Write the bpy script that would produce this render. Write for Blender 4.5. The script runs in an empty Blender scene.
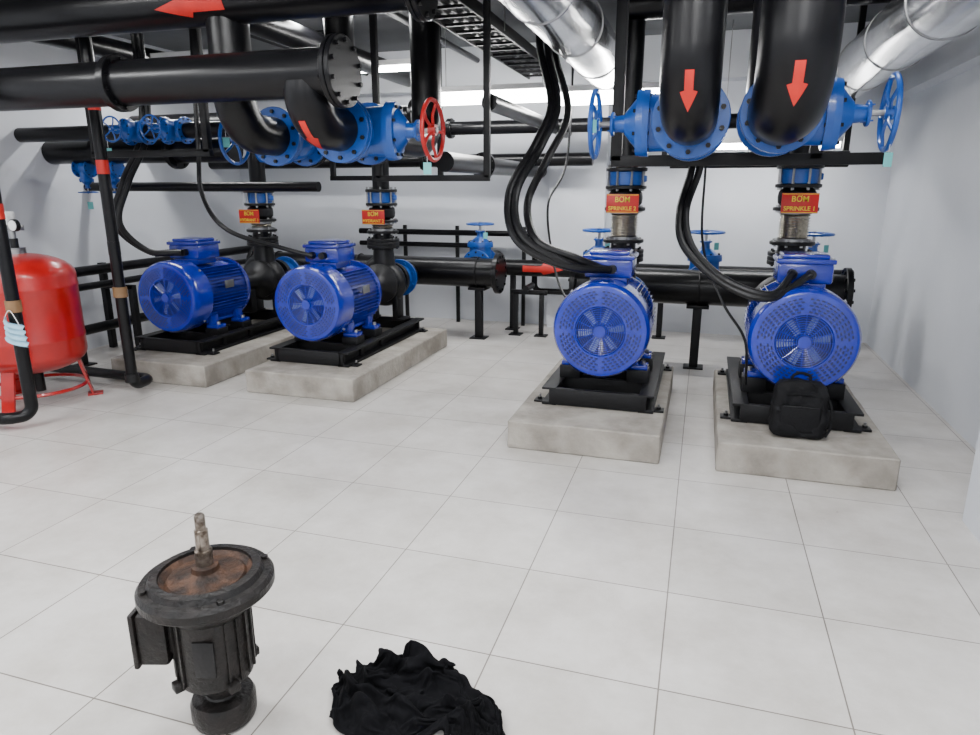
import bpy, bmesh, math, random
from math import pi, sin, cos, radians
from mathutils import Vector, Matrix, noise
random.seed(4)
scn = bpy.context.scene
COL = scn.collection

# ------------------------------------------------------------ materials
def mat(name, col, rough=0.5, metal=0.0, col2=None, nscale=8.0, bump=0.0, bscale=60.0, emis=None, estr=0, coat=0.0, rvar=0.0, spec=0.5):
    m = bpy.data.materials.new(name); m.use_nodes = True
    nt = m.node_tree; p = nt.nodes['Principled BSDF']
    p.inputs['Base Color'].default_value = (*col, 1)
    p.inputs['Roughness'].default_value = rough
    p.inputs['Metallic'].default_value = metal
    p.inputs['Coat Weight'].default_value = coat
    p.inputs['Coat Roughness'].default_value = 0.08
    p.inputs['Specular IOR Level'].default_value = spec
    tc = nt.nodes.new('ShaderNodeTexCoord')
    n = nt.nodes.new('ShaderNodeTexNoise'); n.inputs['Scale'].default_value = nscale
    n.inputs['Detail'].default_value = 6
    nt.links.new(tc.outputs['Object'], n.inputs['Vector'])
    if col2 is None: col2 = tuple(c*0.75 for c in col)
    r = nt.nodes.new('ShaderNodeValToRGB')
    r.color_ramp.elements[0].position = 0.35; r.color_ramp.elements[1].position = 0.68
    r.color_ramp.elements[0].color = (*col2, 1); r.color_ramp.elements[1].color = (*col, 1)
    nt.links.new(n.outputs['Fac'], r.inputs['Fac'])
    nt.links.new(r.outputs['Color'], p.inputs['Base Color'])
    if rvar > 0:
        mr = nt.nodes.new('ShaderNodeMapRange')
        mr.inputs['To Min'].default_value = max(0.02, rough-rvar); mr.inputs['To Max'].default_value = rough+rvar
        nt.links.new(n.outputs['Fac'], mr.inputs['Value']); nt.links.new(mr.outputs['Result'], p.inputs['Roughness'])
    if bump > 0:
        n2 = nt.nodes.new('ShaderNodeTexNoise'); n2.inputs['Scale'].default_value = bscale; n2.inputs['Detail'].default_value = 8
        nt.links.new(tc.outputs['Object'], n2.inputs['Vector'])
        b = nt.nodes.new('ShaderNodeBump'); b.inputs['Strength'].default_value = bump; b.inputs['Distance'].default_value = 0.01
        nt.links.new(n2.outputs['Fac'], b.inputs['Height']); nt.links.new(b.outputs['Normal'], p.inputs['Normal'])
    if emis:
        p.inputs['Emission Color'].default_value = (*emis, 1); p.inputs['Emission Strength'].default_value = estr
    return m
BLACK = mat('black_pipe_paint', (0.004,0.004,0.005), 0.30, rvar=0.04, bump=0.02, bscale=25, spec=0.26)
CAST  = mat('black_cast_iron', (0.006,0.006,0.007), 0.42, bump=0.12, bscale=80, spec=0.32)
STEEL = mat('black_steel', (0.005,0.005,0.006), 0.5, bump=0.05, spec=0.3)
CONDUIT = mat('black_rubber_conduit', (0.005,0.005,0.006), 0.4, spec=0.35)
MBLUE = mat('motor_blue_paint', (0.002,0.017,0.34), 0.24, col2=(0.0015,0.012,0.26), bump=0.03, coat=0.6)
VBLUE = mat('valve_blue_epoxy', (0.001,0.072,0.36), 0.3, col2=(0.001,0.055,0.28), coat=0.25)
DBLUE = mat('recess_shade_blue', (0.001,0.003,0.035), 0.5)  # near-black blue: shade of cowl slots and interior put into the colour
FANG  = mat('fan_blade_grey_blue', (0.25,0.32,0.48), 0.4)
SILVER = mat('aluminium_cladding', (0.75,0.76,0.78), 0.2, metal=1.0, col2=(0.5,0.51,0.53), nscale=3, bump=0.25, bscale=5)
ZINC  = mat('zinc_bolt', (0.4,0.4,0.4), 0.35, metal=1.0)
BRAID = mat('stainless_bellows', (0.72,0.69,0.62), 0.25, metal=1.0, col2=(0.5,0.47,0.41), nscale=60, bump=0.15, bscale=120)
RED   = mat('tank_red_paint', (0.42,0.006,0.006), 0.3, col2=(0.34,0.005,0.005), coat=0.4)
WRED  = mat('wheel_red_paint', (0.45,0.01,0.01), 0.35)
ARROW = mat('arrow_red', (0.6,0.015,0.008), 0.5)
SIGNR = mat('sign_red', (0.6,0.006,0.006), 0.4)
YEL   = mat('sign_yellow', (0.95,0.7,0.02), 0.5)
WHITEP= mat('white_plastic', (0.8,0.8,0.8), 0.4, col2=(0.74,0.74,0.74))
TAG   = mat('cyan_paper_tag', (0.15,0.5,0.5), 0.7)
TAPE  = mat('tan_tape', (0.22,0.12,0.05), 0.6)
GLASS = mat('gauge_face', (0.85,0.85,0.82), 0.15, col2=(0.8,0.8,0.78))
CONC  = mat('plinth_concrete', (0.36,0.335,0.295), 0.85, col2=(0.20,0.18,0.155), nscale=5, bump=0.7, bscale=35)
RUST  = mat('rusty_iron', (0.065,0.030,0.016), 0.55, metal=0.15, col2=(0.012,0.007,0.005), nscale=20, bump=0.6, bscale=70, spec=0.3)
DKIRON= mat('oily_dark_iron', (0.012,0.009,0.008), 0.42, col2=(0.004,0.0038,0.0036), nscale=18, bump=0.5, bscale=60, rvar=0.14, spec=0.32)
SHAFT = mat('worn_shaft_steel', (0.33,0.29,0.25), 0.32, metal=0.9, col2=(0.08,0.06,0.045), nscale=40)
CLOTH = mat('black_cotton', (0.0035,0.0035,0.0045), 0.95, bump=0.2, bscale=300, spec=0.12)
NYLON = mat('black_nylon', (0.004,0.004,0.005), 0.75, bump=0.3, bscale=200, spec=0.2)
MASKM = mat('mask_pale_blue', (0.35,0.6,0.75), 0.8)
LAMPE = mat('led_tube_glow', (1,1,1), 0.5, emis=(1.0,0.99,0.97), estr=45)
WALL = mat('white_wall_paint', (0.66,0.68,0.72), 0.7, col2=(0.60,0.62,0.66), nscale=1.2, bump=0.08, bscale=25)
CEILM = mat('ceiling_paint', (0.17,0.175,0.185), 0.85, col2=(0.12,0.125,0.13), nscale=1.0, bump=0.1, bscale=15)

def floor_material():
    m = bpy.data.materials.new('ceramic_floor_tiles'); m.use_nodes = True
    nt = m.node_tree; p = nt.nodes['Principled BSDF']
    g = nt.nodes.new('ShaderNodeNewGeometry')
    mp = nt.nodes.new('ShaderNodeMapping'); mp.inputs['Location'].default_value = (0.03+6.0, -2.04+6.0, 0)
    nt.links.new(g.outputs['Position'], mp.inputs['Vector'])
    b = nt.nodes.new('ShaderNodeTexBrick'); b.offset = 0.0; b.squash = 1.0
    b.inputs['Scale'].default_value = 1.0; b.inputs['Mortar Size'].default_value = 0.0028
    b.inputs['Mortar Smooth'].default_value = 0.1; b.inputs['Bias'].default_value = 0.0
    b.inputs['Brick Width'].default_value = 0.6; b.inputs['Row Height'].default_value = 0.6
    b.inputs['Color1'].default_value = (0.61,0.585,0.56,1); b.inputs['Color2'].default_value = (0.555,0.535,0.51,1)
    b.inputs['Mortar'].default_value = (0.18,0.16,0.14,1)
    nt.links.new(mp.outputs['Vector'], b.inputs['Vector'])
    n = nt.nodes.new('ShaderNodeTexNoise'); n.inputs['Scale'].default_value = 1.8; n.inputs['Detail'].default_value = 9
    n.inputs['Roughness'].default_value = 0.7
    nt.links.new(g.outputs['Position'], n.inputs['Vector'])
    r = nt.nodes.new('ShaderNodeValToRGB')
    r.color_ramp.elements[0].position = 0.3; r.color_ramp.elements[0].color = (0.70,0.68,0.65,1)
    r.color_ramp.elements[1].position = 0.62; r.color_ramp.elements[1].color = (1,1,1,1)
    nt.links.new(n.outputs['Fac'], r.inputs['Fac'])
    mx = nt.nodes.new('ShaderNodeMix'); mx.data_type = 'RGBA'; mx.blend_type = 'MULTIPLY'; mx.inputs['Factor'].default_value = 1.0
    nt.links.new(b.outputs['Color'], mx.inputs['A']); nt.links.new(r.outputs['Color'], mx.inputs['B'])
    nt.links.new(mx.outputs['Result'], p.inputs['Base Color'])
    mr = nt.nodes.new('ShaderNodeMapRange'); mr.inputs['To Min'].default_value = 0.20; mr.inputs['To Max'].default_value = 0.44
    nt.links.new(n.outputs['Fac'], mr.inputs['Value']); nt.links.new(mr.outputs['Result'], p.inputs['Roughness'])
    bp = nt.nodes.new('ShaderNodeBump'); bp.invert = True; bp.inputs['Strength'].default_value = 0.3; bp.inputs['Distance'].default_value = 0.003
    nt.links.new(b.outputs['Fac'], bp.inputs['Height']); nt.links.new(bp.outputs['Normal'], p.inputs['Normal'])
    return m
FLOORM = floor_material()

# ------------------------------------------------------------ builder
def perp(a):
    a = a.normalized()
    h = Vector((0,0,1)) if abs(a.z) < 0.9 else Vector((1,0,0))
    u = h.cross(a).normalized(); v = a.cross(u).normalized()
    return u, v
def frame(pos, yax, zax):
    y = Vector(yax).normalized(); z = Vector(zax).normalized(); x = y.cross(z)
    return Matrix(((x.x,y.x,z.x,pos[0]),(x.y,y.y,z.y,pos[1]),(x.z,y.z,z.z,pos[2]),(0,0,0,1)))
def T(x,y,z): return Matrix.Translation((x,y,z))

def smooth_path(pts, bend, step=10):
    pts = [Vector(p) for p in pts]
    if len(pts) < 3 or bend <= 0: return pts
    out = [pts[0]]
    for i in range(1, len(pts)-1):
        a, b, c = pts[i-1], pts[i], pts[i+1]
        d1 = (a-b); d2 = (c-b)
        ang = d1.angle(d2)
        if ang > pi-0.02: out.append(b); continue
        t = bend / math.tan(ang/2)
        t = min(t, d1.length*0.49 if i>1 else d1.length*0.98, d2.length*0.49 if i<len(pts)-2 else d2.length*0.98)
        p1 = b + d1.normalized()*t; p2 = b + d2.normalized()*t
        R = t*math.tan(ang/2)
        bis = (d1.normalized()+d2.normalized()).normalized()
        cen = b + bis*(R/sin(ang/2))
        v1 = p1-cen; v2 = p2-cen
        tot = v1.angle(v2)
        n = max(3, int(step*tot/(pi/2)))
        for k in range(n+1):
            f = k/n
            q = v1*(sin((1-f)*tot)/sin(tot)) + v2*(sin(f*tot)/sin(tot))
            out.append(cen+q)
    out.append(pts[-1])
    return out
def catmull(pts, n=12):
    P = [Vector(p) for p in pts]; P = [P[0]*2-P[1]] + P + [P[-1]*2-P[-2]]
    out = []
    for i in range(1, len(P)-2):
        for k in range(n):
            t = k/n
            a,b,c,d = P[i-1],P[i],P[i+1],P[i+2]
            out.append(0.5*((2*b)+(c-a)*t+(2*a-5*b+4*c-d)*t*t+(3*b-a-3*c+d)*t**3))
    out.append(P[-2]); return out

class Builder:
    def __init__(s, name, parent=None):
        s.name=name; s.parent=parent; s.v=[]; s.f=[]; s.mi=[]; s.mats=[]; s.M=Matrix.Identity(4)
    def add(s, vs, fs, m):
        if m not in s.mats: s.mats.append(m)
        k = s.mats.index(m); o = len(s.v)
        s.v += [s.M @ Vector(p) for p in vs]
        s.f += [[i+o for i in f] for f in fs]; s.mi += [k]*len(fs)
    def box(s, c, size, m, bev=0.0, rot=None, seg=2):
        bm = bmesh.new(); bmesh.ops.create_cube(bm, size=1)
        bmesh.ops.scale(bm, vec=size, verts=bm.verts)
        if bev>0: bmesh.ops.bevel(bm, geom=bm.edges[:], offset=bev, segments=seg, affect='EDGES', profile=0.5)
        R = rot or Matrix.Identity(4)
        M = T(*c) @ R
        bm.verts.index_update()
        s.add([M @ v.co for v in bm.verts], [[v.index for v in f.verts] for f in bm.faces], m); bm.free()
    def lathe(s, prof, o, axis, m, seg=32, ref=None):
        o = Vector(o); a = Vector(axis).normalized(); u, w = perp(a)
        vs=[]; fs=[]; rows=[]
        for r,h in prof:
            if r < 1e-6: rows.append([len(vs)]); vs.append(o+a*h)
            else:
                rows.append(list(range(len(vs), len(vs)+seg)))
                for i in range(seg):
                    t=2*pi*i/seg; vs.append(o+a*h+(u*cos(t)+w*sin(t))*r)
        for A,Bq in zip(rows, rows[1:]):
            if len(A)==1 and len(Bq)==1: continue
            for i in range(seg):
                j=(i+1)%seg
                if len(A)==1: fs.append([A[0],Bq[j],Bq[i]])
                elif len(Bq)==1: fs.append([A[i],A[j],Bq[0]])
                else: fs.append([A[i],A[j],Bq[j],Bq[i]])
        s.add(vs, fs, m)
    def cyl(s, p0, p1, r, m, r2=None, seg=20, cham=0.0):
        p0=Vector(p0); p1=Vector(p1); L=(p1-p0).length; r2 = r if r2 is None else r2
        if cham>0: prof=[(0,0),(r-cham,0),(r,cham),(r2,L-cham),(r2-cham,L),(0,L)]
        else: prof=[(0,0),(r,0),(r2,L),(0,L)]
        s.lathe(prof, p0, p1-p0, m, seg)
    def torus(s, c, axis, R, r, m, seg=32, ss=8):
        a=Vector(axis).normalized(); u,w=perp(a); c=Vector(c); vs=[]; fs=[]
        for i in range(seg):
            t=2*pi*i/seg; d=u*cos(t)+w*sin(t)
            for j in range(ss):
                q=2*pi*j/ss; vs.append(c+d*(R+r*cos(q))+a*(r*sin(q)))
        for i in range(seg):
            for j in range(ss):
                i2=(i+1)%seg; j2=(j+1)%ss
                fs.append([i*ss+j,i2*ss+j,i2*ss+j2,i*ss+j2])
        s.add(vs,fs,m)
    def sweep(s, path, r, m, seg=20, rib=0.0):
        n=len(path); tang=[]
        for i in range(n):
            a=path[max(0,i-1)]; b=path[min(n-1,i+1)]; tang.append((b-a).normalized())
        u,_=perp(tang[0]); vs=[]; fs=[]
        for i in range(n):
            t=tang[i]; u=(u-t*u.dot(t)).normalized(); w=t.cross(u)
            rr = r + (rib if i%2 else 0)
            for j in range(seg):
                q=2*pi*j/seg; vs.append(path[i]+(u*cos(q)+w*sin(q))*rr)
        for i in range(n-1):
            for j in range(seg):
                j2=(j+1)%seg; fs.append([i*seg+j,i*seg+j2,(i+1)*seg+j2,(i+1)*seg+j])
        fs.append(list(range(seg))[::-1]); fs.append([(n-1)*seg+j for j in range(seg)])
        s.add(vs,fs,m)
    def tube(s, pts, r, m, bend=0.0, seg=20):
        s.sweep(smooth_path(pts, bend), r, m, seg)
    def hose(s, pts, r, m, seg=10, rib=None):
        cp = catmull(pts, 10)
        L=[0]
        for a,b in zip(cp,cp[1:]): L.append(L[-1]+(b-a).length)
        n=max(8,int(L[-1]/0.009)); out=[]; k=0
        for i in range(n+1):
            d=L[-1]*i/n
            while k<len(L)-2 and L[k+1]<d: k+=1
            f=(d-L[k])/max(1e-9,L[k+1]-L[k]); out.append(cp[k].lerp(cp[k+1],min(1,f)))
        s.sweep(out, r, m, seg, rib=r*0.08 if rib is None else rib)
    def flange(s, c, axis, r, th, m, bolts=8, bm=None, br=None):
        c=Vector(c); a=Vector(axis).normalized()
        s.cyl(c-a*th/2, c+a*th/2, r, m, seg=32, cham=min(0.004,th*0.2))
        u,w=perp(a); bm=bm or m
        for i in range(bolts):
            t=2*pi*(i+0.5)/bolts; p=c+(u*cos(t)+w*sin(t))*(r*0.84)
            s.cyl(p-a*(th/2+0.014), p+a*(th/2+0.014), br or r*0.07, bm, seg=6)
    def pair(s, c, axis, r, m, th=0.03, m2=None, bolts=8, bm=None):
        c=Vector(c); a=Vector(axis).normalized()
        s.flange(c-a*(th/2+0.002), a, r, th, m, 0); s.flange(c+a*(th/2+0.002), a, r, th, m2 or m, 0)
        u,w=perp(a)
        for i in range(bolts):
            t=2*pi*(i+0.5)/bolts; p=c+(u*cos(t)+w*sin(t))*(r*0.84)
            s.cyl(p-a*(th+0.02), p+a*(th+0.02), r*0.07, bm or m, seg=6)
    def finish(s, parent=None):
        me=bpy.data.meshes.new(s.name); xs=[p.x for p in s.v]; ys=[p.y for p in s.v]; zs=[p.z for p in s.v]
        o=Vector(((min(xs)+max(xs))/2,(min(ys)+max(ys))/2,min(zs)))
        par = parent or s.parent
        me.from_pydata([tuple(p-o) for p in s.v],[],s.f)
        for m in s.mats: me.materials.append(m)
        me.polygons.foreach_set('material_index', s.mi)
        me.polygons.foreach_set('use_smooth', [True]*len(s.f))
        me.update()
        bm=bmesh.new(); bm.from_mesh(me); bmesh.ops.recalc_face_normals(bm, faces=bm.faces); bm.to_mesh(me); bm.free()
        try: me.set_sharp_from_angle(angle=radians(35))
        except Exception: pass
        ob=bpy.data.objects.new(s.name, me); COL.objects.link(ob)
        ob.location=o
        if par: ob.parent=par; ob.location=o-Vector(par.location)
        return ob
def empty(name, loc):
    e=bpy.data.objects.new(name,None); e.empty_display_size=0.2; e.location=loc; COL.objects.link(e); return e

def arrow(B, samples, R, m, s0, L, w, side):
    n=24; mm=6; vs=[]; fs=[]
    for i in range(n+1):
        f=i/n
        hw = w*0.5 if f<0.5 else w*(1-(f-0.5)/0.5)
        p,o = samples(s0+L*f)
        for j in range(mm+1):
            a=(j/mm*2-1)*hw/R
            vs.append(p+(o*cos(a)+side*sin(a))*(R+0.003))
    k=n//2; p,o=samples(s0+L*0.5)
    for i in range(n):
        for j in range(mm):
            a0=i*(mm+1)+j; fs.append([a0,a0+1,a0+mm+2,a0+mm+1])
    for j in range(mm+1):
        a=(j/mm*2-1)*w*1.0/R
        vs[k*(mm+1)+j]=p+(o*cos(a)+side*sin(a))*(R+0.003)
    B.add(vs,fs,m)
def line_s(p,d,o):
    p=Vector(p); d=Vector(d); o=Vector(o)
    return lambda s:(p+d*s, o)

# ------------------------------------------------------------ room
XL,XR,YB,YF,H = -6.1,1.8,8.2,-2.6,3.2
def shell(name, lo, hi, m):
    b=Builder(name); c=[(lo[i]+hi[i])/2 for i in range(3)]; sz=[hi[i]-lo[i] for i in range(3)]
    b.box(c, sz, m); return b.finish()
FLOOR=shell('floor',(XL-.2,YF-.2,-.15),(XR+.2,YB+.2,0),FLOORM)
shell('ceiling',(XL-.2,YF-.2,H),(XR+.2,YB+.2,H+.15),CEILM)
shell('wall_back',(XL-.2,YB,0),(XR+.2,YB+.2,H),WALL)
shell('wall_left',(XL-.2,YF,0),(XL,YB,H),WALL)
shell('wall_right',(XR,YF,0),(XR+.2,YB,H),WALL)
shell('wall_front',(XL-.2,YF-.2,0),(XR+.2,YF,H),WALL)
shell('pilaster_right',(1.38,3.1,0),(XR,3.75,H),WALL)
shell('pilaster_back',(-1.75,8.02,0),(-1.1,YB,2.75),WALL)
shell('beam_right',(1.66,3.75,2.5),(XR,YB,H),WALL)
shell('beam_back',(XL,7.95,2.75),(XR-.14,YB,H),WALL)

# ------------------------------------------------------------ crumpled cloth (physically draped)
def cloth():
    NU,NV=92,68
    cl=[Vector((-1.03,1.80)),Vector((-.95,1.76)),Vector((-.80,1.70)),Vector((-.62,1.68)),Vector((-.48,1.66))]
    wd=[.30,.42,.32,.20,.09]
    def at(s):
        x=s*(len(cl)-1); i=min(int(x),len(cl)-2); f=x-i
        f2=f*f*(3-2*f)
        return cl[i].lerp(cl[i+1],f), wd[i]*(1-f2)+wd[i+1]*f2
    vs=[]
    for j in range(NV+1):
        w=j/NV-.5
        for i in range(NU+1):
            s=i/NU; c,W=at(s); c2,_=at(min(1,s+.02)); c1,_=at(max(0,s-.02)); d=(c2-c1).normalized(); nrm=Vector((-d.y,d.x))
            e=1+.16*noise.noise(Vector((s*5,w*4,2)))
            p=c+nrm*(w*W*e)
            endf=.05*(1-abs(2*w)**2)
            if i<NU*.15: p-=d*endf*(1-i/(NU*.15))
            ph=(w*W)*85+7*noise.noise(Vector((s*4,w*3,5)))+s*3.0
            ph2=s*24+6*noise.noise(Vector((s*3+9,w*5,1)))+w*6
            z=.055+.030*sin(ph)*(1-.4*s)+.020*sin(ph2)
            z*=.35+.65*(1-abs(2*w)**3)
            if s>.8: z*=1-(s-.8)*2.5
            q=noise.noise_vector(Vector((s*9,w*7,4)))*.015
            vs.append((p.x+q.x,p.y+q.y,max(.012,z+q.z*.5)+.01))
    fs=[]
    W1=NU+1
    for j in range(NV):
        for i in range(NU): a=j*W1+i; fs.append([a,a+1,a+W1+1,a+W1])
    me=bpy.data.meshes.new('crumpled_black_cloth'); me.from_pydata(vs,[],fs); me.update()
    ob=bpy.data.objects.new('crumpled_black_cloth',me); COL.objects.link(ob)
    bm=bmesh.new(); bmesh.ops.create_cube(bm,size=1); bmesh.ops.scale(bm,vec=(2,2,.1),verts=bm.verts)
    m2=bpy.data.meshes.new('tmp'); bm.to_mesh(m2); bm.free()
    sl=bpy.data.objects.new('tmp',m2); sl.location=(-.8,1.7,-.05); COL.objects.link(sl)
    sl.modifiers.new('col','COLLISION'); sl.collision.thickness_outer=.004; sl.collision.cloth_friction=40
    c=ob.modifiers.new('cloth','CLOTH'); st=c.settings
    st.quality=5; st.mass=.15; st.tension_stiffness=8; st.compression_stiffness=8; st.shear_stiffness=4; st.bending_stiffness=.05; st.air_damping=2
    c.collision_settings.distance_min=.003; c.collision_settings.collision_quality=3
    c.collision_settings.use_self_collision=True; c.collision_settings.self_distance_min=.003; c.collision_settings.self_friction=15
    c.point_cache.frame_start=1; c.point_cache.frame_end=30
    for f in range(1,19): scn.frame_set(f)
    dg=bpy.context.evaluated_depsgraph_get(); ev=ob.evaluated_get(dg)
    nm=bpy.data.meshes.new_from_object(ev)
    pos=[v.co.copy() for v in nm.vertices]
    bad = any((p.length>5 or p.x!=p.x) for p in pos)
    ob.modifiers.clear()
    if bad: nm=ob.data
    else: ob.data=nm; nm.name='crumpled_black_cloth'
    xs=[v.co.x for v in nm.vertices]; ys=[v.co.y for v in nm.vertices]
    x0,x1,y0,y1=min(xs),max(xs),min(ys),max(ys)
    print('CLOTH',bad,x0,x1,y0,y1,max(v.co.z for v in nm.vertices))
    for v in nm.vertices:
        v.co.x=-1.09+(v.co.x-x0)/(x1-x0)*(1.09-.46); v.co.y=1.53+(v.co.y-y0)/(y1-y0)*.44; v.co.z=max(.003,v.co.z*1.35)
    bpy.data.objects.remove(sl)
    scn.frame_set(1)
    me=ob.data; me.materials.clear(); me.materials.append(CLOTH)
    me.polygons.foreach_set('use_smooth',[True]*len(me.polygons))
    s=ob.modifiers.new('sub','SUBSURF'); s.levels=1; s.render_levels=1
cloth()

# ------------------------------------------------------------ plinths
def plinth(x, y, w=0.99, d=1.75, h=0.19):
    bm=bmesh.new(); bmesh.ops.create_cube(bm,size=1); bmesh.ops.scale(bm,vec=(w,d,h),verts=bm.verts)
    bmesh.ops.bevel(bm,geom=bm.edges[:],offset=0.008,segments=1,affect='EDGES')
    bmesh.ops.subdivide_edges(bm,edges=bm.edges[:],cuts=7,use_grid_fill=True)
    for v in bm.verts:
        if v.co.z>-h/2+0.01:
            nv=noise.noise_vector((v.co+Vector((x*3,y,0)))*6)
            v.co+=nv*0.005
    me=bpy.data.meshes.new('concrete_plinth'); bm.to_mesh(me); bm.free(); me.materials.append(CONC)
    ob=bpy.data.objects.new('concrete_plinth',me); ob.location=(x,y+d/2,h/2); COL.objects.link(ob)

# ------------------------------------------------------------ motor pump
def motor(par, X, Y0, Z):
    b=Builder('motor',par); b.M=T(X,Y0,Z)
    b.lathe([(0.165,0.012),(0.17,0.002),(0.285,0.0),(0.305,0.006),(0.320,0.03),(0.326,0.07),(0.326,0.235),(0.318,0.24),(0.285,0.24),(0.285,0.03),(0.17,0.02),(0.165,0.012)],(0,0,0),(0,1,0),MBLUE,seg=64)
    b.lathe([(0,0.055),(0.29,0.055),(0.29,0.07),(0,0.07)],(0,0,0),(0,1,0),DBLUE,seg=40)
    b.cyl((0,0.02,0),(0,0.05,0),0.055,DBLUE,seg=24)
    for rr,nn in((.188,36),(.208,40),(.228,44),(.248,48),(.268,52)):
        for k in range(nn):
            t=2*pi*(k+.5*(nn//4%2))/nn
            if k%(nn//4)==0: continue
            w_=2*pi*rr/nn*.62
            b.box((cos(t)*rr,0.0005,sin(t)*rr),(.010,.004,w_),DBLUE,rot=Matrix.Rotation(-t,4,'Y'))  # slots are not cut: dark flush boxes paint the shade of openings
    for k in range(6):
        t=2*pi*k/6+0.3
        M0=b.M.copy(); b.M=M0@Matrix.Rotation(t,4,'Y')
        b.add([(-0.018,0.028,0.045),(0.018,0.040,0.045),(0.032,0.042,0.150),(-0.012,0.026,0.158),
               (-0.018,0.034,0.045),(0.018,0.046,0.045),(0.032,0.048,0.150),(-0.012,0.032,0.158)],
              [[0,1,2,3],[4,7,6,5],[0,3,7,4],[1,5,6,2],[0,4,5,1],[3,2,6,7]],FANG)
        b.M=M0
    r=0.045
    while r<0.165:
        b.torus((0,0.006,0),(0,1,0),r,.0034,MBLUE,seg=40,ss=5); r+=0.0145
    for k in range(16):
        t=2*pi*k/16; d=Vector((cos(t),0,sin(t)))
        b.cyl(Vector((0,0.008,0))+d*0.04, Vector((0,0.008,0))+d*0.172, 0.0034, MBLUE, seg=5)
    b.cyl((0,-0.002,0),(0,0.012,0),0.038,MBLUE,seg=24)
    b.lathe([(0,0.2),(0.262,0.2),(0.262,0.80),(0.28,0.80),(0.292,0.81),(0.292,0.835),(0.25,0.86),(0.17,0.885),(0.10,0.90),(0,0.90)],(0,0,0),(0,1,0),MBLUE,seg=48)
    nf=60
    for k in range(nf):
        t=2*pi*(k+0.5)/nf; d=Vector((cos(t),0,sin(t))); q=Vector((-sin(t),0,cos(t)))*0.0035
        if sin(t)>0.82 or (sin(t)<-0.6 and abs(cos(t))<0.35): continue
        a=d*0.255; c=d*(0.31); y0=Vector((0,0.245,0)); y1=Vector((0,0.79,0))
        b.add([a-q*1.4+y0,a+q*1.4+y0,c+q*.7+y0,c-q*.7+y0,a-q*1.4+y1,a+q*1.4+y1,c+q*.7+y1,c-q*.7+y1],
              [[0,1,2,3],[7,6,5,4],[0,4,5,1],[1,5,6,2],[2,6,7,3],[3,7,4,0]],MBLUE)
    for k in range(4):
        t=pi/4+k*pi/2; b.cyl(Vector((cos(t)*0.326,0.2,sin(t)*0.326)),Vector((cos(t)*0.336,0.2,sin(t)*0.336)),0.012,ZINC,seg=6)
    b.box((0,0.44,0.30),(0.26,0.26,0.06),MBLUE,0.01)
    b.box((0,0.44,0.385),(0.33,0.30,0.13),MBLUE,0.018)
    b.box((0,0.44,0.462),(0.35,0.32,0.03),MBLUE,0.008)
    b.box((0,0.44,0.49),(0.28,0.25,0.03),MBLUE,0.012)
    for sx in(-1,1):
        for sy in(-1,1): b.cyl((sx*.155,.44+sy*.14,.475),(sx*.155,.44+sy*.14,.486),0.010,ZINC,seg=6)
    for dx in(-.08,0.03): b.cyl((dx,0.30,0.385),(dx,0.24,0.385),0.030,CAST,seg=14)
    b.torus((0,0.70,0.32),(0,1,0),0.03,0.009,ZINC,seg=18,ss=6)
    b.box((0.309,0.5,0.08),(0.006,0.12,0.07),ZINC,0.001)
    for sx in(-1,1):
        for yy in(0.34,0.70):
            b.box((sx*0.24,yy,-0.30),(0.13,0.12,0.035),MBLUE,0.006)
            b.box((sx*0.215,yy,-0.22),(0.04,0.10,0.17),MBLUE,0.008)
            b.cyl((sx*0.27,yy,-0.29),(sx*0.27,yy,-0.26),0.018,ZINC,seg=6)
    b.box((0,0.52,-0.255),(0.40,0.5,0.03),MBLUE,0.005)
    return b.finish()

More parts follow.
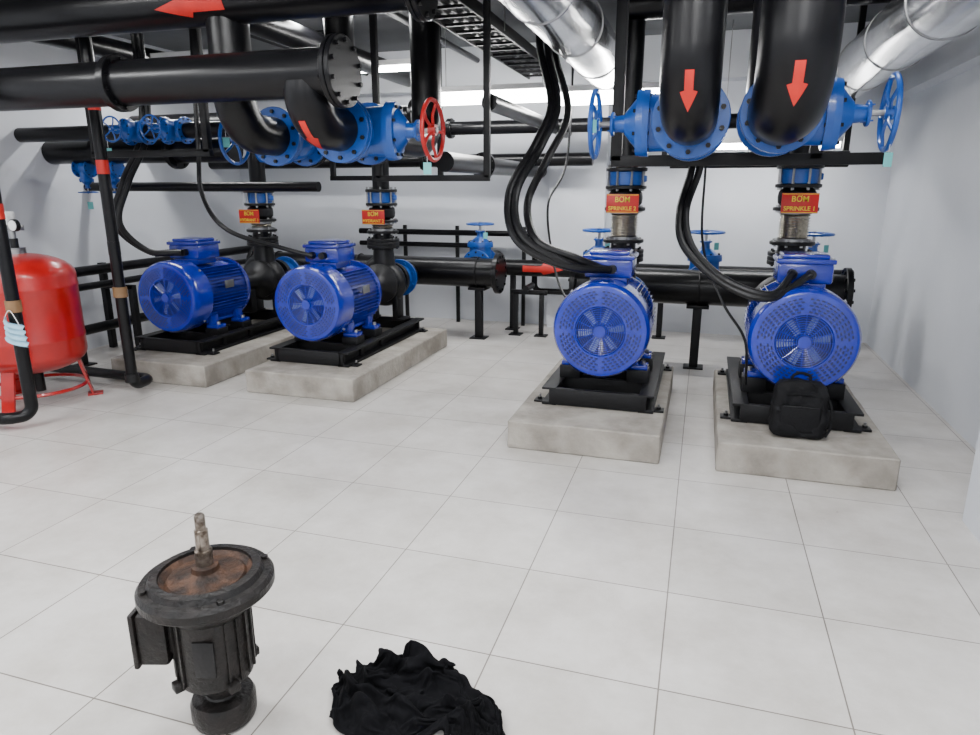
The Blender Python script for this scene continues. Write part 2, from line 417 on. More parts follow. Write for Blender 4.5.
def pump_unit(name, X, Yp, Z, ym, L):
    par=empty(name,(X,Yp+ym,0.19))
    zt=0.19
    b=Builder('base_frame',par)
    y0,y1=Yp+ym-.02,Yp+L+.13
    for sx in(-1,1):
        b.box((X+sx*0.33,(y0+y1)/2,zt+0.012),(0.10,y1-y0,0.02),STEEL,0.002)
        b.box((X+sx*0.33,(y0+y1)/2,zt+0.118),(0.10,y1-y0,0.016),STEEL,0.002)
        b.box((X+sx*0.30,(y0+y1)/2,zt+0.065),(0.014,y1-y0,0.10),STEEL,0.002)
        for yy in (y0+0.08,y1-0.1):
            b.box((X+sx*0.40,yy,zt+0.008),(0.09,0.08,0.014),STEEL,0.002)
            b.cyl((X+sx*0.41,yy,zt+0.0),(X+sx*0.41,yy,zt+0.05),0.009,ZINC,seg=8)
            b.cyl((X+sx*0.41,yy,zt+0.015),(X+sx*0.41,yy,zt+0.03),0.017,CAST,seg=6)
    for yy in (y0+0.02,y0+0.35,y0+0.75,y1-0.03):
        b.box((X,yy,zt+0.065),(0.66,0.04,0.116),STEEL,0.003)
    for sx in(-1,1):
        for yy in(0.34+ym,0.70+ym):
            b.box((X+sx*0.24,Yp+yy,(zt+0.126+Z-0.318)/2),(0.15,0.14,Z-0.318-zt-0.126+0.002),STEEL,0.003)
    b.finish()
    motor(par,X,Yp+ym,Z)
    b=Builder('pump_casing',par); b.M=T(X,Yp+L,Z)
    gap=L-(ym+.9)
    b.cyl((0,-gap-.01,0),(0,-0.12,0),0.03,ZINC,seg=12)
    if gap>.4:
        b.lathe([(0,-gap+.12),(.07,-gap+.12),(.085,-gap+.14),(.085,-.26),(.11,-.22),(.13,-.18),(.2,-.13),(.2,-.08),(0,-.08)],(0,0,0),(0,1,0),CAST,seg=32)
        b.box((0,-.34,-.2),(.14,.1,.25),CAST,.01)
        b.box((0,-gap+.05,0),(.15,.14,.2),CAST,.03,seg=3)
    else:
        b.cyl((0,-0.27,0),(0,-0.21,0),0.09,CAST,seg=24,cham=.006)
        b.lathe([(0.0,-0.22),(0.10,-0.22),(0.11,-0.20),(0.11,-0.14),(0.17,-0.12),(0.2,-0.10),(0.2,-0.08),(0,-0.08)],(0,0,0),(0,1,0),CAST,seg=32)
        b.box((0,-0.24,0.0),(0.16,0.12,0.22),CAST,0.03,seg=3)
    prof=[(0,-.10),(.62,-.10),(.78,-.095),(.92,-.065),(1,0),(.92,.065),(.78,.095),(.62,.10),(0,.10)]
    seg=48; vs=[];fs=[]
    for i in range(seg+1):
        t=2*pi*i/seg; R=0.215+0.075*(i/seg)
        for f,h in prof: vs.append((sin(t)*R*f,h*1.0,cos(t)*R*f))
    n=len(prof)
    for i in range(seg):
        for j in range(n-1): fs.append([i*n+j,(i+1)*n+j,(i+1)*n+j+1,i*n+j+1])
    b.add(vs,fs,CAST)
    for k in range(10):
        t=2*pi*k/10; b.cyl((cos(t)*.165,-.1,sin(t)*.165),(cos(t)*.165,-.125,sin(t)*.165),0.012,ZINC,seg=6)
    b.cyl((0,0,0.12),(0,0,0.36),0.125,CAST,r2=0.10,seg=28)
    b.flange((0,0,0.37),(0,0,1),0.165,0.03,CAST,8)
    b.cyl((0,0.05,0),(0,0.2,0),0.14,CAST,r2=0.12,seg=28)
    b.flange((0,0.2,0),(0,1,0),0.18,0.03,CAST,8)
    for sx in(-1,1):
        b.box((sx*0.14,0,(-Z+0.316)/2-0.06),(0.06,0.16,Z-0.316-0.12),CAST,0.01)
        b.box((sx*0.17,0,-(Z-0.326)),(0.14,0.18,0.022),CAST,0.004)
    b.finish()
    return par

def riser(X, Y, z0, ztop, fl=.22, name='discharge_riser'):
    b=Builder(name); b.M=T(X,Y,0)
    b.pair((0,0,z0+0.032),(0,0,1),0.165,CAST)
    b.cyl((0,0,z0+0.04),(0,0,z0+0.12),0.10,BLACK,seg=24)
    b.flange((0,0,z0+0.13),(0,0,1),0.16,0.026,CAST,8,ZINC)
    prof=[(0.0,0)]; zz=z0+0.143
    nr=max(3,int(fl/.02))
    for i in range(nr):
        for q,rr in ((0.0,.096),(.25,.103),(.5,.110),(.75,.103)): prof.append((rr,(i+q)/nr*fl))
    prof+= [(.096,fl),(0,fl)]; b.lathe(prof,(0,0,zz),(0,0,1),BRAID,seg=36)
    for h in (0.0,fl-.02): b.cyl((0,0,zz+h),(0,0,zz+h+0.02),0.115,ZINC,seg=28)
    zf=zz+fl
    b.flange((0,0,zf+.015),(0,0,1),0.16,0.026,CAST,8,ZINC)
    b.lathe([(0,0),(0.1,0),(0.13,0.03),(0.135,0.07),(0.13,0.11),(0.1,0.14),(0,0.14)],(0,0,zf+0.028),(0,0,1),CAST,seg=28)
    z2=zf+0.18
    b.flange((0,0,z2),(0,0,1),0.16,0.026,CAST,8,ZINC)
    b.cyl((0,0,z2+0.013),(0,0,z2+0.12),0.135,VBLUE,seg=28,cham=.006)
    b.box((0.135,0,z2+.065),(0.05,0.07,0.05),VBLUE,.01)
    for i in range(8):
        t=2*pi*(i+.5)/8; b.cyl((cos(t)*.142,sin(t)*.142,z2-.03),(cos(t)*.142,sin(t)*.142,z2+.17),0.009,ZINC,seg=6)
    b.flange((0,0,z2+0.134),(0,0,1),0.16,0.026,CAST,0)
    b.cyl((0,0,z2+0.14),(0,0,ztop),0.085,BLACK,seg=24)
    b.finish()
    return zf+.09

def sign(X,Y,Z,w,h,l1,l2):
    b=Builder('pump_label_sign'); b.box((X,Y,Z),(w,0.006,h),SIGNR,0.002)
    b.box((X,Y-0.0035,Z+h/2-0.006),(w*.96,0.002,0.004),YEL); b.box((X,Y-0.0035,Z-h/2+0.006),(w*.96,0.002,0.004),YEL)
    b.cyl((X,Y,Z),(X,Y+0.07,Z),0.006,STEEL,seg=8)
    ob=b.finish()
    for k,(t,dz,sz) in enumerate(((l1,h*.08,h*.40),(l2,-h*.36,h*.30))):
        c=bpy.data.curves.new('sign_text','FONT'); c.body=t; c.size=sz; c.align_x='CENTER'; c.extrude=0.0008
        c.materials.append(YEL); c.offset=0.0006
        o=bpy.data.objects.new('sign_text',c); COL.objects.link(o); o.parent=ob
        o.location=Vector((X,Y-0.0045,Z+dz))-ob.location; o.rotation_euler=(radians(90),0,0)

def gate_valve(pos, pipe, stem, s=1.0, wheel=None, wr=0.18, name='gate_valve', tag=True):
    wheel=wheel or VBLUE
    b=Builder(name); b.M=frame(pos,pipe,stem)@Matrix.Scale(s,4)
    b.lathe([(0,-.17),(.125,-.17),(.125,-.12),(.14,-.09),(.16,-.05),(.165,0),(.16,.05),(.14,.09),(.125,.12),(.125,.17),(0,.17)],(0,0,0),(0,1,0),VBLUE,seg=32)
    for sy in(-1,1): b.flange((0,sy*.175,0),(0,1,0),0.2,0.03,VBLUE,10,CAST)
    def oval(z0,z1,a0,c0,a1,c1,m):
        n=28; vs=[];
        for z,a,c in((z0,a0,c0),(z1,a1,c1)):
            for i in range(n): t=2*pi*i/n; vs.append((a*cos(t),c*sin(t),z))
        fs=[[i,(i+1)%n,n+(i+1)%n,n+i] for i in range(n)]+[list(range(n))[::-1],[n+i for i in range(n)]]
        b.add(vs,fs,m)
    oval(.05,.23,.15,.095,.155,.085,VBLUE)
    oval(.225,.26,.18,.115,.18,.115,VBLUE)
    oval(.26,.295,.18,.115,.175,.11,VBLUE)
    oval(.295,.36,.14,.08,.06,.05,VBLUE)
    for i in range(8):
        t=2*pi*(i+.5)/8; b.cyl((.155*cos(t),.094*sin(t),.22),(.155*cos(t),.094*sin(t),.31),.011,CAST,seg=6)
    b.cyl((0,0,.35),(0,0,.43),.05,VBLUE,r2=.04,seg=18)
    b.flange((0,0,.43),(0,0,1),.065,.018,VBLUE,4)
    b.cyl((0,0,.43),(0,0,.56),.016,ZINC,seg=10)
    b.cyl((0,0,.505),(0,0,.55),.034,wheel,seg=16)
    b.torus((0,0,.53),(0,0,1),wr,.014,wheel,seg=36,ss=8)
    for k in range(5):
        t=2*pi*k/5+.3; b.tube([(0.02*cos(t),.02*sin(t),.53),(wr*.5*cos(t),wr*.5*sin(t),.515),(wr*cos(t),wr*sin(t),.53)],.010,wheel,.1,seg=8)
    if tag:
        c=b.M@Vector((wr*.6,-wr*.6,.53)); b.M=Matrix.Identity(4)
        b.cyl(c,c-Vector((0,0,.09)),.0015,WHITEP,seg=4)
        b.box(c-Vector((0,0,.125)),(.05,.002,.07),TAG,rot=Matrix.Rotation(.5,4,'Z'))
    return b.finish()

PU=[(-4.58,-4.45,4.6,.69,.34,1.85),(-3.14,-3.05,4.6,.70,.34,1.85),(-0.61,-0.64,4.03,.725,.42,1.58),(0.64,0.66,4.03,.735,.42,1.58)]
for (x,px,y,z,ym,L) in PU: plinth(px,y,1.0 if y>4.5 else .97,2.1 if y>4.5 else 1.75)
for (x,px,y,z,ym,L) in PU: pump_unit('electric_water_pump',x,y,z,ym,L)
LAB=[('BƠM','HYDRANT 1'),('BƠM','HYDRANT 2'),('BƠM','SPRINKLE 2'),('BƠM','SPRINKLE 1')]
for i,(x,px,y,z,ym,L) in enumerate(PU):
    zs=riser(x,y+L,z+.386,2.84 if i>1 else 2.18,.22 if i>1 else .08)
    sign(x,y+L-0.2,zs-.03,0.245,0.14,*LAB[i])
b=Builder('discharge_header_pipe')
b.tube([(-6.1,6.45,2.3),(-2.75,6.45,2.3)],0.12,BLACK,seg=28); b.flange((-2.74,6.45,2.3),(1,0,0),.18,.04,BLACK,10)
b.flange((-3.8,6.45,2.3),(1,0,0),.18,.06,BLACK,10)
b.finish()
b=Builder('discharge_header_pipe')
b.cyl((-.66,5.61,2.95),(1.5,5.61,2.95),0.1,BLACK,seg=28)
b.finish()

# ---- suction side behind pumps
def suction(x,y0,yh,z):
    b=Builder('suction_pipe')
    b.flange((x,y0+.017,z),(0,1,0),.18,.03,CAST,8)
    b.cyl((x,y0+.03,z),(x,y0+.16,z),.12,VBLUE,r2=.15,seg=28)
    b.flange((x,y0+.17,z),(0,1,0),.2,.03,VBLUE,8)
    b.cyl((x,y0+.18,z),(x,yh,z),.13,BLACK,seg=28)
    b.finish()
def header(name,x0,x1,y,z,r,posts):
    b=Builder(name); b.cyl((x0,y,z),(x1,y,z),r,BLACK,seg=36)
    for e in (x0,x1): b.flange((e,y,z),(1,0,0),r*1.4,.05,BLACK,12)
    for px in posts:
        b.box((px,y,(z-r)/2),(.08,.08,z-r+.01),STEEL,.004); b.box((px,y,.006),(.18,.18,.012),STEEL,.002)
        b.box((px,y,z-r-.01),(.2,.2,.03),STEEL,.004)
        b.torus((px,y,z),(1,0,0),r+.006,.008,STEEL,seg=28,ss=6)
    return b
for i,(x,px,y,z,ym,L) in enumerate(PU):
    yh = 7.06 if i<2 else 6.45
    suction(x,y+L+.215,yh,z)
b=header('suction_header_pipe',-5.2,-2.12,7.2,.74,.16,(-4.9,-3.8,-2.35)); b.finish()
b=header('suction_header_pipe',-1.15,1.22,6.55,.76,.16,(-.9,0.0,1.03)); b.finish()
for x in (-1.0,0.03,0.98):
    gate_valve((x,6.98,.76),(0,1,0),(0,0,1),.9)
    b=Builder('branch_pipe'); b.cyl((x,6.70,.76),(x,6.80,.76),.11,BLACK,seg=24)
    b.tube([(x,7.16,.76),(x,7.66,.76)],.10,BLACK,.15,seg=24); b.finish()
gate_valve((-2.45,7.56,.80),(0,1,0),(0,0,1),.85)
b=Builder('branch_pipe'); b.cyl((-2.45,7.34,.8),(-2.45,7.39,.8),.1,BLACK,seg=24); b.tube([(-2.45,7.73,.8),(-2.45,8.2,.8)],.1,BLACK,seg=24); b.finish()
b=Builder('back_wall_pipe')
b.cyl((-2.2,7.8,.74),(1.5,7.8,.74),.095,BLACK,seg=28)
arrow(b,line_s((-1.98,7.8,.74),(1,0,0),(0,-1,0)),.095,ARROW,0,.48,.07,Vector((0,0,1)))
for x in(-2.12,-1.3,-.4,.7):
    b.box((x,7.8,.325),(.06,.06,.65),STEEL,.003); b.box((x,7.8,.006),(.15,.15,.012),STEEL)
b.finish()
b=Builder('back_wall_thin_pipe')
b.tube([(-4.2,7.97,1.12),(-1.9,7.97,1.12),(-1.9,7.97,.45),(-1.2,7.97,.45)],.035,BLACK,.08,seg=14)
b.tube([(-4.2,7.97,.97),(-2.6,7.97,.97)],.03,BLACK,seg=14)
for x in(-3.6,-2.9,-2.05):
    b.box((x,8.03,.6),(.04,.04,1.2),STEEL,.002)
b.finish()
b=Builder('pipe_support_stand')
for x in(-2.0,-1.7):
    b.box((x,7.5,.25),(.05,.05,.5),STEEL,.003); b.box((x,7.5,.006),(.14,.14,.012),STEEL)
b.box((-1.85,7.5,.5),(.42,.05,.05),STEEL,.003)
b.cyl((-1.85,7.35,.56),(-1.85,7.65,.56),.035,BLACK,seg=14)
b.finish()

# ---- drops
def drop(x, y, zax, R, ztop, vy, name='overhead_drop_pipe', Rb=0.26, arrow_on=True, a0=.05, al=.2, aw=.045):
    b=Builder(name)
    path=smooth_path([(x,y,ztop),(x,y,zax),(x,vy,zax)],Rb,18)
    b.sweep(path,R,BLACK,seg=36)
    b.flange((x,vy-.017,zax),(0,1,0),.2,.034,VBLUE,10,CAST)
    if arrow_on:
        def sm(s):
            zc=zax+Rb
            if s<=0: return Vector((x,y,zc-s)),Vector((0,-1,0))
            th=min(s/Rb,pi/2); return Vector((x,y+Rb-Rb*cos(th),zc-Rb*sin(th))),Vector((0,-cos(th),-sin(th)))
        arrow(b,sm,R,ARROW,a0,al,aw,Vector((1,0,0)))
    return b
b=drop(-.11,3.42,2.0,.137,3.2,3.92,a0=.075,al=.125,aw=.038); b.flange((-.11,3.42,3.185),(0,0,1),.2,.03,BLACK,8); b.finish()
b=drop(.33,3.42,2.02,.165,3.2,3.92,a0=.075,al=.12,aw=.042); b.flange((.33,3.42,3.185),(0,0,1),.22,.03,BLACK,8); b.finish()
gate_valve((-.11,4.12,2.0),(0,1,0),(-1,0,0),1.0)
gate_valve((.33,4.12,2.02),(0,1,0),(1,0,0),1.0)
for x,z in((-.11,2.0),(.33,2.02)):
    b=Builder('overhead_branch_pipe'); b.flange((x,4.33,z),(0,1,0),.2,.034,BLACK,10)
    b.tube([(x,4.34,z),(x,5.15,z),(x,5.15,3.2)],.13,BLACK,.25,seg=28); b.finish()
b=Builder('overhead_header_pipe')
b.cyl((-6.1,3.62,2.27),(-2.0,3.62,2.27),.13,BLACK,seg=36); b.pair((-1.98,3.62,2.27),(1,0,0),.19,BLACK,bolts=10)
b.flange((-3.5,3.62,2.27),(1,0,0),.165,.05,BLACK,10)
b.finish()
b=Builder('overhead_header_pipe')
b.cyl((-6.1,3.95,2.78),(-1.65,3.95,2.78),.15,BLACK,seg=36); b.pair((-1.63,3.95,2.78),(1,0,0),.21,BLACK,bolts=10)
arrow(b,line_s((-2.85,3.95,2.78),(-1,0,0),Vector((0,-.9,-.43)).normalized()),.15,ARROW,0,.5,.065,Vector((0,-.43,.9)).normalized())
b.finish()
b=drop(-2.2,3.62,2.0,.13,2.22,4.0,Rb=.2,arrow_on=True,a0=.12,al=.16,aw=.04); b.finish()
b=drop(-2.95,3.98,2.0,.13,2.66,4.42,Rb=.24,arrow_on=False); b.finish()
gate_valve((-2.2,4.2,2.0),(0,1,0),(1,0,0),1.0,wheel=WRED)
gate_valve((-2.95,4.62,2.0),(0,1,0),(-1,0,0),.95)
for x,y in((-2.2,4.41),(-2.95,4.82)):
    b=Builder('overhead_branch_pipe'); b.flange((x,y,2.0),(0,1,0),.2,.034,BLACK,10)
    b.tube([(x,y,2.0),(x,5.4,2.0),(x,5.4,3.2)],.12,BLACK,.22,seg=28); b.finish()

# ---- ceiling ducts, cable tray and pipes
for x,z,y0 in((-.95,2.72,2.6),(1.12,2.6,1.0)):
    b=Builder('insulated_duct_pipe'); r=.2
    b.cyl((x,y0,z),(x,7.94,z),r,SILVER,seg=40)
    y=y0+.4
    while y<7.8: b.torus((x,y,z),(0,1,0),r+.001,.006,ZINC,seg=36,ss=6); y+=1.0
    b.finish()
b=Builder('cable_tray')
for x in(-1.98,-1.62): b.box((x,5.4,2.86),(.015,5.0,.09),STEEL,.002)
y=3.0
while y<7.9: b.box((-1.8,y,2.83),(.36,.03,.02),STEEL); y+=.25
for x,r in((-1.9,.022),(-1.83,.028),(-1.74,.02),(-1.68,.024)): b.cyl((x,2.95,2.845+r),(x,7.9,2.845+r),r,CONDUIT,seg=10)
for y in(3.3,5.6,7.4):
    for x in(-1.99,-1.61): b.cyl((x,y,2.84),(x,y,3.2),.006,ZINC,seg=6)
b.finish()
def longpipe(name,p0,p1,r,fl=()):
    b=Builder(name); b.cyl(p0,p1,r,BLACK,seg=24)
    d=(Vector(p1)-Vector(p0)).normalized()
    for f in fl: b.flange(Vector(p0).lerp(Vector(p1),f),d,r*1.5,.05,BLACK,8)
    return b.finish()
longpipe('overhead_pipe',(-1.9,5.0,1.84),(-1.9,8.2,1.84),.075,(.3,))
longpipe('overhead_pipe',(-1.55,5.0,2.25),(-1.55,7.95,2.25),.06)
longpipe('overhead_pipe',(-6.1,5.35,1.98),(-4.0,5.35,1.98),.11,(.3,.7))
longpipe('overhead_pipe',(-6.1,7.3,2.27),(.7,7.3,2.27),.07,(.5,))
longpipe('overhead_pipe',(-6.1,7.65,1.95),(-1.2,7.65,1.95),.07,(.6,))
longpipe('overhead_pipe',(-6.1,5.0,2.45),(-3.2,5.0,2.45),.06)
longpipe('overhead_pipe',(-6.1,5.7,1.66),(-3.4,5.7,1.66),.045)
longpipe('overhead_pipe',(-.3,5.9,1.86),(1.0,5.9,1.86),.06)
longpipe('overhead_pipe',(-5.4,4.6,2.9),(-5.4,7.94,2.9),.09)
longpipe('overhead_pipe',(-1.3,4.2,2.95),(-1.3,7.94,2.95),.06)
longpipe('overhead_pipe',(-3.45,4.2,2.9),(-3.45,7.94,2.9),.1)
longpipe('overhead_pipe',(-.3,4.6,2.95),(-.3,5.4,2.95),.09)
longpipe('sprinkler_pipe',(-4.0,4.2,2.98),(-4.0,7.94,2.98),.035)
longpipe('sprinkler_pipe',(-2.6,4.2,3.05),(-2.6,7.94,3.05),.03)

gate_valve((-4.75,5.05,2.12),(1,0,0),(0,-1,0),.55,tag=True)
gate_valve((-4.35,5.05,2.12),(1,0,0),(0,-1,0),.55,tag=False)
b=Builder('branch_pipe'); b.cyl((-6.1,5.05,2.12),(-4.86,5.05,2.12),.065,BLACK,seg=20); b.cyl((-4.64,5.05,2.12),(-4.46,5.05,2.12),.065,BLACK,seg=20); b.cyl((-4.24,5.05,2.12),(-3.6,5.05,2.12),.065,BLACK,seg=20); b.finish()
for x in(-5.72,-5.40):
    gate_valve((x,5.35,1.83),(1,0,0),(0,0,-1),.42,wr=.2,tag=True)

# ---- steel hangers
def hanger(x0,x1,y,z,posts,s=.06):
    b=Builder('pipe_hanger_frame')
    b.box(((x0+x1)/2,y,z),(x1-x0,s,s),STEEL,.003)
    for p in posts:
        b.box((p,y,(z+H)/2),(s,s,H-z),STEEL,.003); b.box((p,y,H-.006),(.16,.16,.012),STEEL)
    b.finish()
hanger(-.62,1.02,4.75,1.82,(-.59,.62),.07)
hanger(-2.45,-1.53,4.95,1.72,(-2.42,-1.55),.045)
hanger(-4.6,-3.5,4.4,1.9,(-4.57,-3.53),.05)
hanger(-3.9,-2.6,6.8,1.75,(-3.87,-2.63),.05)
hanger(-.45,1.2,7.1,1.9,(-.42,1.17),.05)

# ---- red pressure tank
def tank(x,y):
    b=Builder('red_pressure_tank'); b.M=T(x,y,0)
    R=.375
    prof=[(0,.24)]
    for i in range(9):
        t=pi/2*i/8; prof.append((R*sin(t),.40-.16*cos(t)))
    prof+= [(R,.5),(R+.004,.51),(R+.004,.53),(R,.54),(R,.9),(R+.004,.91),(R+.004,.93),(R,.94),(R,1.00)]
    for i in range(1,9):
        t=pi/2*i/8; prof.append((R*cos(t) if i<8 else 0,1.00+.17*sin(t)))
    b.lathe(prof,(0,0,0),(0,0,1),RED,seg=48)
    b.cyl((0,0,1.15),(0,0,1.21),.07,ZINC,seg=20); b.cyl((0,0,1.21),(0,0,1.28),.03,CAST,seg=14)
    b.tube([(0,0,1.26),(0,0,1.38)],.022,ZINC,seg=12)
    b.box((.0,-.0,1.36),(.2,.05,.04),ZINC,.006)
    b.box((-.02,-.02,1.43),(.12,.08,.10),WHITEP,.012); b.cyl((.09,-.03,1.38),(.09,-.06,1.38),.045,CAST,seg=24); b.cyl((.09,-.06,1.38),(.09,-.064,1.38),.038,GLASS,seg=24)
    for k in range(3):
        t=radians(-75+120*k); c,s_=cos(t),sin(t)
        b.add([( .27*c-.05*s_,.27*s_+.05*c,.38),(.27*c+.05*s_,.27*s_-.05*c,.38),(.36*c+.05*s_,.36*s_-.05*c,.0),(.36*c-.05*s_,.36*s_+.05*c,.0),
               ( .29*c-.05*s_,.29*s_+.05*c,.40),(.29*c+.05*s_,.29*s_-.05*c,.40),(.375*c+.05*s_,.375*s_-.05*c,.0),(.375*c-.05*s_,.375*s_+.05*c,.0)],
              [[0,1,2,3],[7,6,5,4],[0,4,5,1],[1,5,6,2],[2,6,7,3],[3,7,4,0]],RED)
        b.box((.38*c,.38*s_,.006),(.11,.11,.012),RED,.002,rot=Matrix.Rotation(t,4,'Z'))
    b.torus((0,0,.12),(0,0,1),.335,.014,RED,seg=40,ss=6)
    b.cyl((0,0,.08),(0,0,.25),.045,CAST,seg=18)
    b.finish()
tank(-4.99,3.93)
b=Builder('drain_pipe_loop')
b.tube([(-4.34,4.22,3.2),(-4.34,4.22,.09),(-4.38,4.45,.09),(-5.9,4.5,.09)],.042,BLACK,.09,seg=18)
for z in(1.15,1.75,2.2): b.cyl((-4.34,4.22,z),(-4.34,4.22,z+.10),.044,ARROW if z>1.2 else BLACK,seg=18)
b.cyl((-4.34,4.22,.82),(-4.34,4.22,.90),.052,TAPE,seg=14)
b.cyl((-4.34,4.22,.13),(-4.34,4.22,.2),.054,CAST,seg=18)
b.finish()
b=Builder('drain_pipe_loop')
b.tube([(-4.46,3.43,3.2),(-4.46,3.43,.09),(-4.54,3.30,.09),(-6.0,3.15,.09)],.042,BLACK,.09,seg=18)
for z in(1.45,1.9): b.cyl((-4.46,3.43,z),(-4.46,3.43,z+.1),.044,ARROW,seg=18)
b.cyl((-4.46,3.43,.83),(-4.46,3.43,.91),.05,TAPE,seg=14)
b.finish()
b=Builder('face_mask')
MX,MY=-4.46,3.43
vs=[];fs=[];nx,nz=12,14
for j in range(nz+1):
    for i in range(nx+1):
        u=i/nx-.5; w=j/nz-.5
        vs.append((MX+.03+u*.17*(1-.25*w),MY-.065-.012*sin(w*26)-.03*cos(u*pi)*(.6)+.1*u*u,.70+w*.16-.05*u))
for j in range(nz):
    for i in range(nx): a=j*(nx+1)+i; fs.append([a,a+1,a+nx+2,a+nx+1])
b.add(vs,fs,MASKM)
b.hose([(MX-.04,MY-.06,.77),(MX,MY-.06,.83),(MX+.03,MY-.058,.85),(MX+.06,MY-.06,.82),(MX+.10,MY-.06,.75)],.0025,WHITEP,seg=6,rib=0)
b.finish()
b=Builder('wall_pipe_rack')
b.cyl((-5.85,4.75,.85),(-5.85,8.15,.85),.05,BLACK,seg=20); b.cyl((-5.7,4.75,.72),(-5.7,8.15,.72),.035,BLACK,seg=20); b.cyl((-5.8,4.75,.28),(-5.8,8.15,.28),.05,BLACK,seg=20)
for y in(4.9,5.6,6.4,7.2):
    b.box((-5.95,y,.45),(.06,.06,.9),STEEL,.003); b.box((-5.6,y,.34),(.06,.06,.68),STEEL,.003)
    b.box((-5.78,y,.66),(.42,.06,.04),STEEL,.003); b.box((-5.6,y,.006),(.16,.16,.012),STEEL)
b.finish()

# ---- flexible conduits
def conduit(ptss,r=.026):
    b=Builder('flexible_cable_conduit')
    for p in ptss: b.hose(p,r,CONDUIT,seg=10)
    b.finish()
def term(i): x,px,y,z,ym,L=PU[i]; return Vector((x,y+ym+.24,z+.385))
t=term(2)
conduit([[(-1.28-.06*k,5.6,3.2),(-1.24-.06*k,5.5,2.7),(-1.10-.05*k,5.25,2.25),(-1.14-.05*k,4.95,1.95),(-1.26-.05*k,4.7,1.62),(-1.16-.04*k,4.5,1.34-.03*k),(t.x-.25,t.y-.2,1.17-.02*k),(t.x-.08+.1*k,t.y-.0,t.z)] for k in(0,1)]
        +[[(-1.25,5.75,3.2),(-1.22,5.65,2.7),(-1.03,5.3,2.2),(-1.10,4.95,1.85),(-1.19,4.75,1.55),(-1.06,4.5,1.31),(t.x-.2,t.y-.16,1.2),(t.x-.03,t.y,t.z)]],.027)
t=term(3)
conduit([[(-.05-.05*k,4.95,1.9),(-.06-.05*k,4.9,1.75),(-.12-.04*k,4.75,1.5),(-.06-.05*k,4.6,1.28),(.15,4.45,1.10-.03*k),(.42,t.y-.25,1.02-.02*k),(t.x-.08+.1*k,t.y,t.z)] for k in(0,1)],.023)
b=Builder('thin_power_cable'); b.hose([(-.02,4.85,1.8),(.0,4.7,1.3),(.15,4.5,.95),(.3,4.48,.72),(.34,4.6,.4)],.009,CONDUIT,seg=6,rib=0); b.finish()
t=term(0)
conduit([[(-4.75-.06*k,5.2,3.2),(-4.78-.06*k,5.2,2.2),(-4.88-.06*k,5.0,1.7),(-4.94-.05*k,4.9,1.35),(-4.8,t.y-.15,1.1),(t.x-.08+.1*k,t.y,t.z)] for k in(0,1)],.027)
t=term(1)
conduit([[(-3.95,4.9,3.2),(-3.98,4.85,2.0),(-3.95,4.8,1.6),(-3.7,4.75,1.32),(-3.4,t.y-.1,1.15),(t.x-.06,t.y,t.z)]],.018)
b=Builder('thin_power_cable'); b.hose([(-1.3,6.9,2.9),(-1.32,6.8,1.9),(-1.45,6.6,1.5),(-1.35,6.4,1.0),(-1.2,6.2,.7),(-.95,6.0,.5)],.012,CONDUIT,seg=6,rib=0); b.finish()

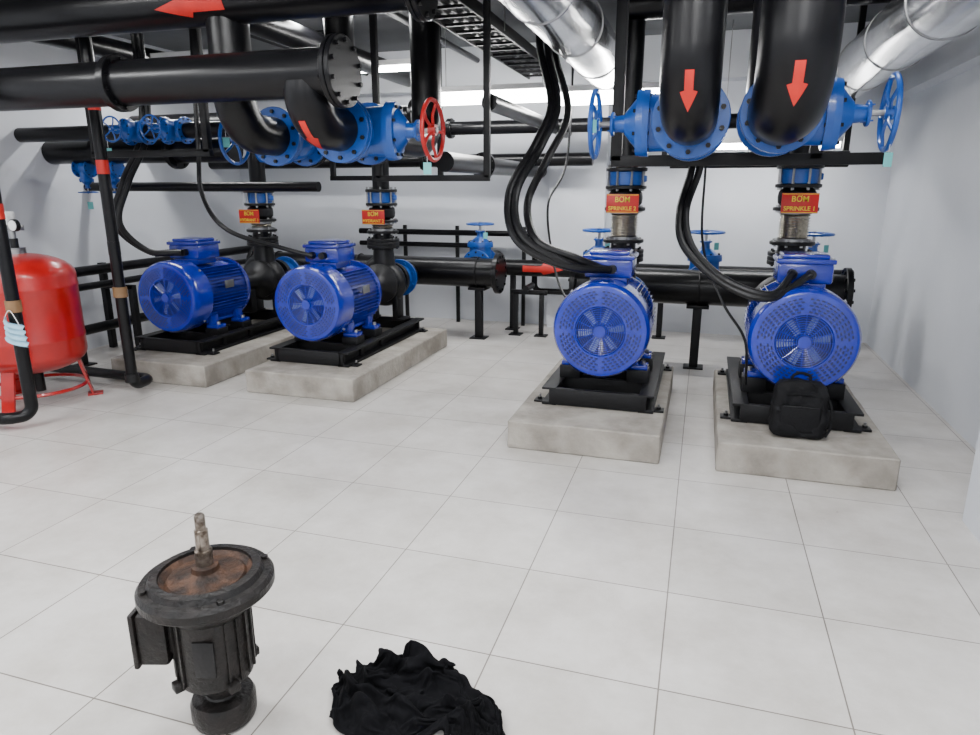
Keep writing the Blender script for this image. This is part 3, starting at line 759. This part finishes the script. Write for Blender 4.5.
# ---- foreground dismantled pump motor
def old_motor(x,y):
    b=Builder('dismantled_pump_motor'); b.M=T(x,y,0)@Matrix.Rotation(radians(17),4,'Z')@Matrix.Diagonal((.9,.9,1,1))
    b.lathe([(0,0),(.07,0),(.105,.012),(.110,.03),(.110,.075),(.102,.092),(.06,.10),(.055,.105),(.055,.135),(.085,.15),(.098,.165),(.1,.17),(0,.17)],(0.01,0,0),(0,0,1),DKIRON,seg=40)
    b.lathe([(0,.16),(.105,.16),(.122,.175),(.125,.20),(.125,.40),(.135,.41),(.15,.425),(.165,.44),(.17,.455),(0,.455)],(0,0,0),(0,0,1),DKIRON,seg=44)
    for k in range(20):
        t=2*pi*k/20+.1
        if abs(((t+pi/2+pi)%(2*pi))-pi)<.45: continue
        d=Vector((cos(t),sin(t),0)); q=Vector((-sin(t),cos(t),0))*.004
        a=d*.12; c=d*.133; z0=Vector((0,0,.19)); z1=Vector((0,0,.405))
        b.add([a-q+z0,a+q+z0,c+q+z0,c-q+z0,a-q+z1,a+q+z1,c+q+z1,c-q+z1],[[0,1,2,3],[7,6,5,4],[0,4,5,1],[1,5,6,2],[2,6,7,3],[3,7,4,0]],DKIRON)
    b.box((0.02,-.127,.30),(.07,.006,.12),CAST,.002)
    b.lathe([(0,.44),(.15,.445),(.165,.45),(.18,.456),(.195,.462),(.212,.468),(.219,.475),(.219,.498),(.208,.512),(.186,.513),(.182,.520),(.176,.530),(.150,.532),(.148,.520),(.13,.505),(.125,.512),(.1,.512),(.075,.516),(.045,.53),(.04,.545),(.026,.55),(0,.55)],(0,0,0),(0,0,1),DKIRON,seg=56)
    b.lathe([(.148,.5215),(.13,.5065),(.122,.5145),(.1,.5145),(.075,.5185),(.046,.5325),(.042,.5475),(.028,.5525)],(0,0,.001),(0,0,1),RUST,seg=48)
    for k in range(4):
        t=k*pi/2+.6; b.cyl((cos(t)*.196,sin(t)*.196,.505),(cos(t)*.196,sin(t)*.196,.522),.012,DKIRON,seg=6)
    b.lathe([(0,.54),(.028,.54),(.028,.60),(.022,.602),(.022,.665),(.017,.668),(.017,.71),(.013,.716),(0,.716)],(0,0,0),(0,0,1),SHAFT,seg=24)
    b.box((0,-.022,.63),(.007,.006,.05),SHAFT,.001)
    b.box((-.165,-.03,.34),(.10,.13,.17),DKIRON,.012,seg=2)
    b.box((-.222,-.03,.34),(.018,.145,.185),DKIRON,.006)
    b.box((-.11,-.03,.34),(.06,.09,.11),DKIRON,.01)
    b.cyl((-.165,-.03,.26),(-.165,-.03,.235),.02,CAST,seg=12)
    for k in range(4):
        t=k*pi/2+.78; b.box((cos(t)*.13,sin(t)*.13,.185),(.04,.04,.03),DKIRON,.006,rot=Matrix.Rotation(t,4,'Z'))
    b.finish()
old_motor(-1.365,1.50)

# ---- soft bag on plinth
b=Builder('black_tool_bag'); b.M=T(.63,4.27,.192)@Matrix.Rotation(radians(-7),4,'X')
bm=bmesh.new(); bmesh.ops.create_cube(bm,size=2); bmesh.ops.subdivide_edges(bm,edges=bm.edges[:],cuts=17,use_grid_fill=True)
bm.verts.index_update(); vs=[]
for v in bm.verts:
    p=v.co; e=8.0; k=(abs(p.x)**e+abs(p.y)**e+abs(p.z)**e)**(1/e); q=p/k
    wx=.152*(1-.05*q.z); wy=.078*(1-.22*q.z)
    z=.175+.173*q.z - .02*max(0,q.z)*(q.x*q.x)*1.2
    n1=noise.noise(Vector((q.x*2.2,q.y*2,q.z*4.0+3)))*.018+noise.noise(Vector((q.x*6,q.y*4,q.z*8)))*.006
    vs.append((q.x*wx+n1*.6,q.y*(wy+n1),max(.001,z+n1*.4)))
b.add(vs,[[v.index for v in f.verts] for f in bm.faces],NYLON); bm.free()
b.box((0,-.074,.115),(.23,.035,.16),NYLON,.016,seg=3)
b.hose([(-.12,-.066,.25),(-.06,-.074,.262),(0,-.074,.265),(.06,-.074,.262),(.12,-.066,.25)],.0035,NYLON,seg=6,rib=0)
b.hose([(-.10,-.09,.19),(0,-.096,.193),(.10,-.09,.19)],.0025,CAST,seg=6,rib=0)
b.hose([(-.05,0,.335),(-.045,0,.37),(0,0,.385),(.045,0,.37),(.05,0,.335)],.009,NYLON,seg=8,rib=0)
b.hose([(.13,-.03,.28),(.170,-.05,.2),(.175,-.06,.09),(.15,-.06,.02)],.008,NYLON,seg=8,rib=0)
b.finish()

# ------------------------------------------------------------ lights
def batten(x,y,z,L=1.2,power=45,drop=True,wide=.04):
    b=Builder('linear_ceiling_light')
    b.box((x,y,z+wide+.02),(L,.16,.05),WHITEP,.006)
    b.cyl((x-L/2+.02,y,z),(x+L/2-.02,y,z),wide,LAMPE,seg=16)
    for s in(-1,1): b.box((x+s*(L/2-.01),y,z+.01),(.02,.10,.09),WHITEP,.004)
    if drop:
        for s in(-.4,.4): b.cyl((x+s*L,y,z+.05),(x+s*L,y,H),.004,ZINC,seg=6)
    par=b.finish()
    l=bpy.data.lights.new('lamp','AREA'); l.shape='RECTANGLE'; l.size=L; l.size_y=.1
    l.energy=power; l.color=(.97,.985,1.0)
    o=bpy.data.objects.new('lamp',l); COL.objects.link(o); o.parent=par; o.location=Vector((x,y,z-wide-.015))-par.location
    return par
batten(-2.05,6.75,2.5,1.22,15,wide=.06); batten(-.80,6.75,2.46,1.22,15,wide=.06)
batten(.6,7.5,2.05,1.2,5,wide=.03)
batten(-5.1,6.0,2.85,1.2,24,wide=.03)
batten(-3.4,7.0,2.85,1.2,20,wide=.03)
for x in(-4.6,-2.0,.3):  # unseen fixtures added overhead and behind the camera to light the foreground
    for y in(-1.4,.6,2.2):
        batten(x,y,3.08,1.2,power=52,drop=False,wide=.025)
batten(-3.2,5.6,3.08,1.2,power=20,drop=False,wide=.025)  # added fixture, extra light over the left pumps
batten(.2,4.6,3.08,1.0,power=24,drop=False,wide=.025)  # added above the frame, extra light over the right pumps
w=bpy.data.worlds.new('room_world'); scn.world=w; w.use_nodes=True
w.node_tree.nodes['Background'].inputs[0].default_value=(.5,.52,.55,1); w.node_tree.nodes['Background'].inputs[1].default_value=.05

# ------------------------------------------------------------ camera
cam=bpy.data.cameras.new('camera'); cam.sensor_width=36; cam.lens=680/980*36
co=bpy.data.objects.new('camera',cam); COL.objects.link(co)
co.location=(0,0,1.65); co.rotation_euler=(radians(90-14.8),0,radians(17.15))
scn.camera=co
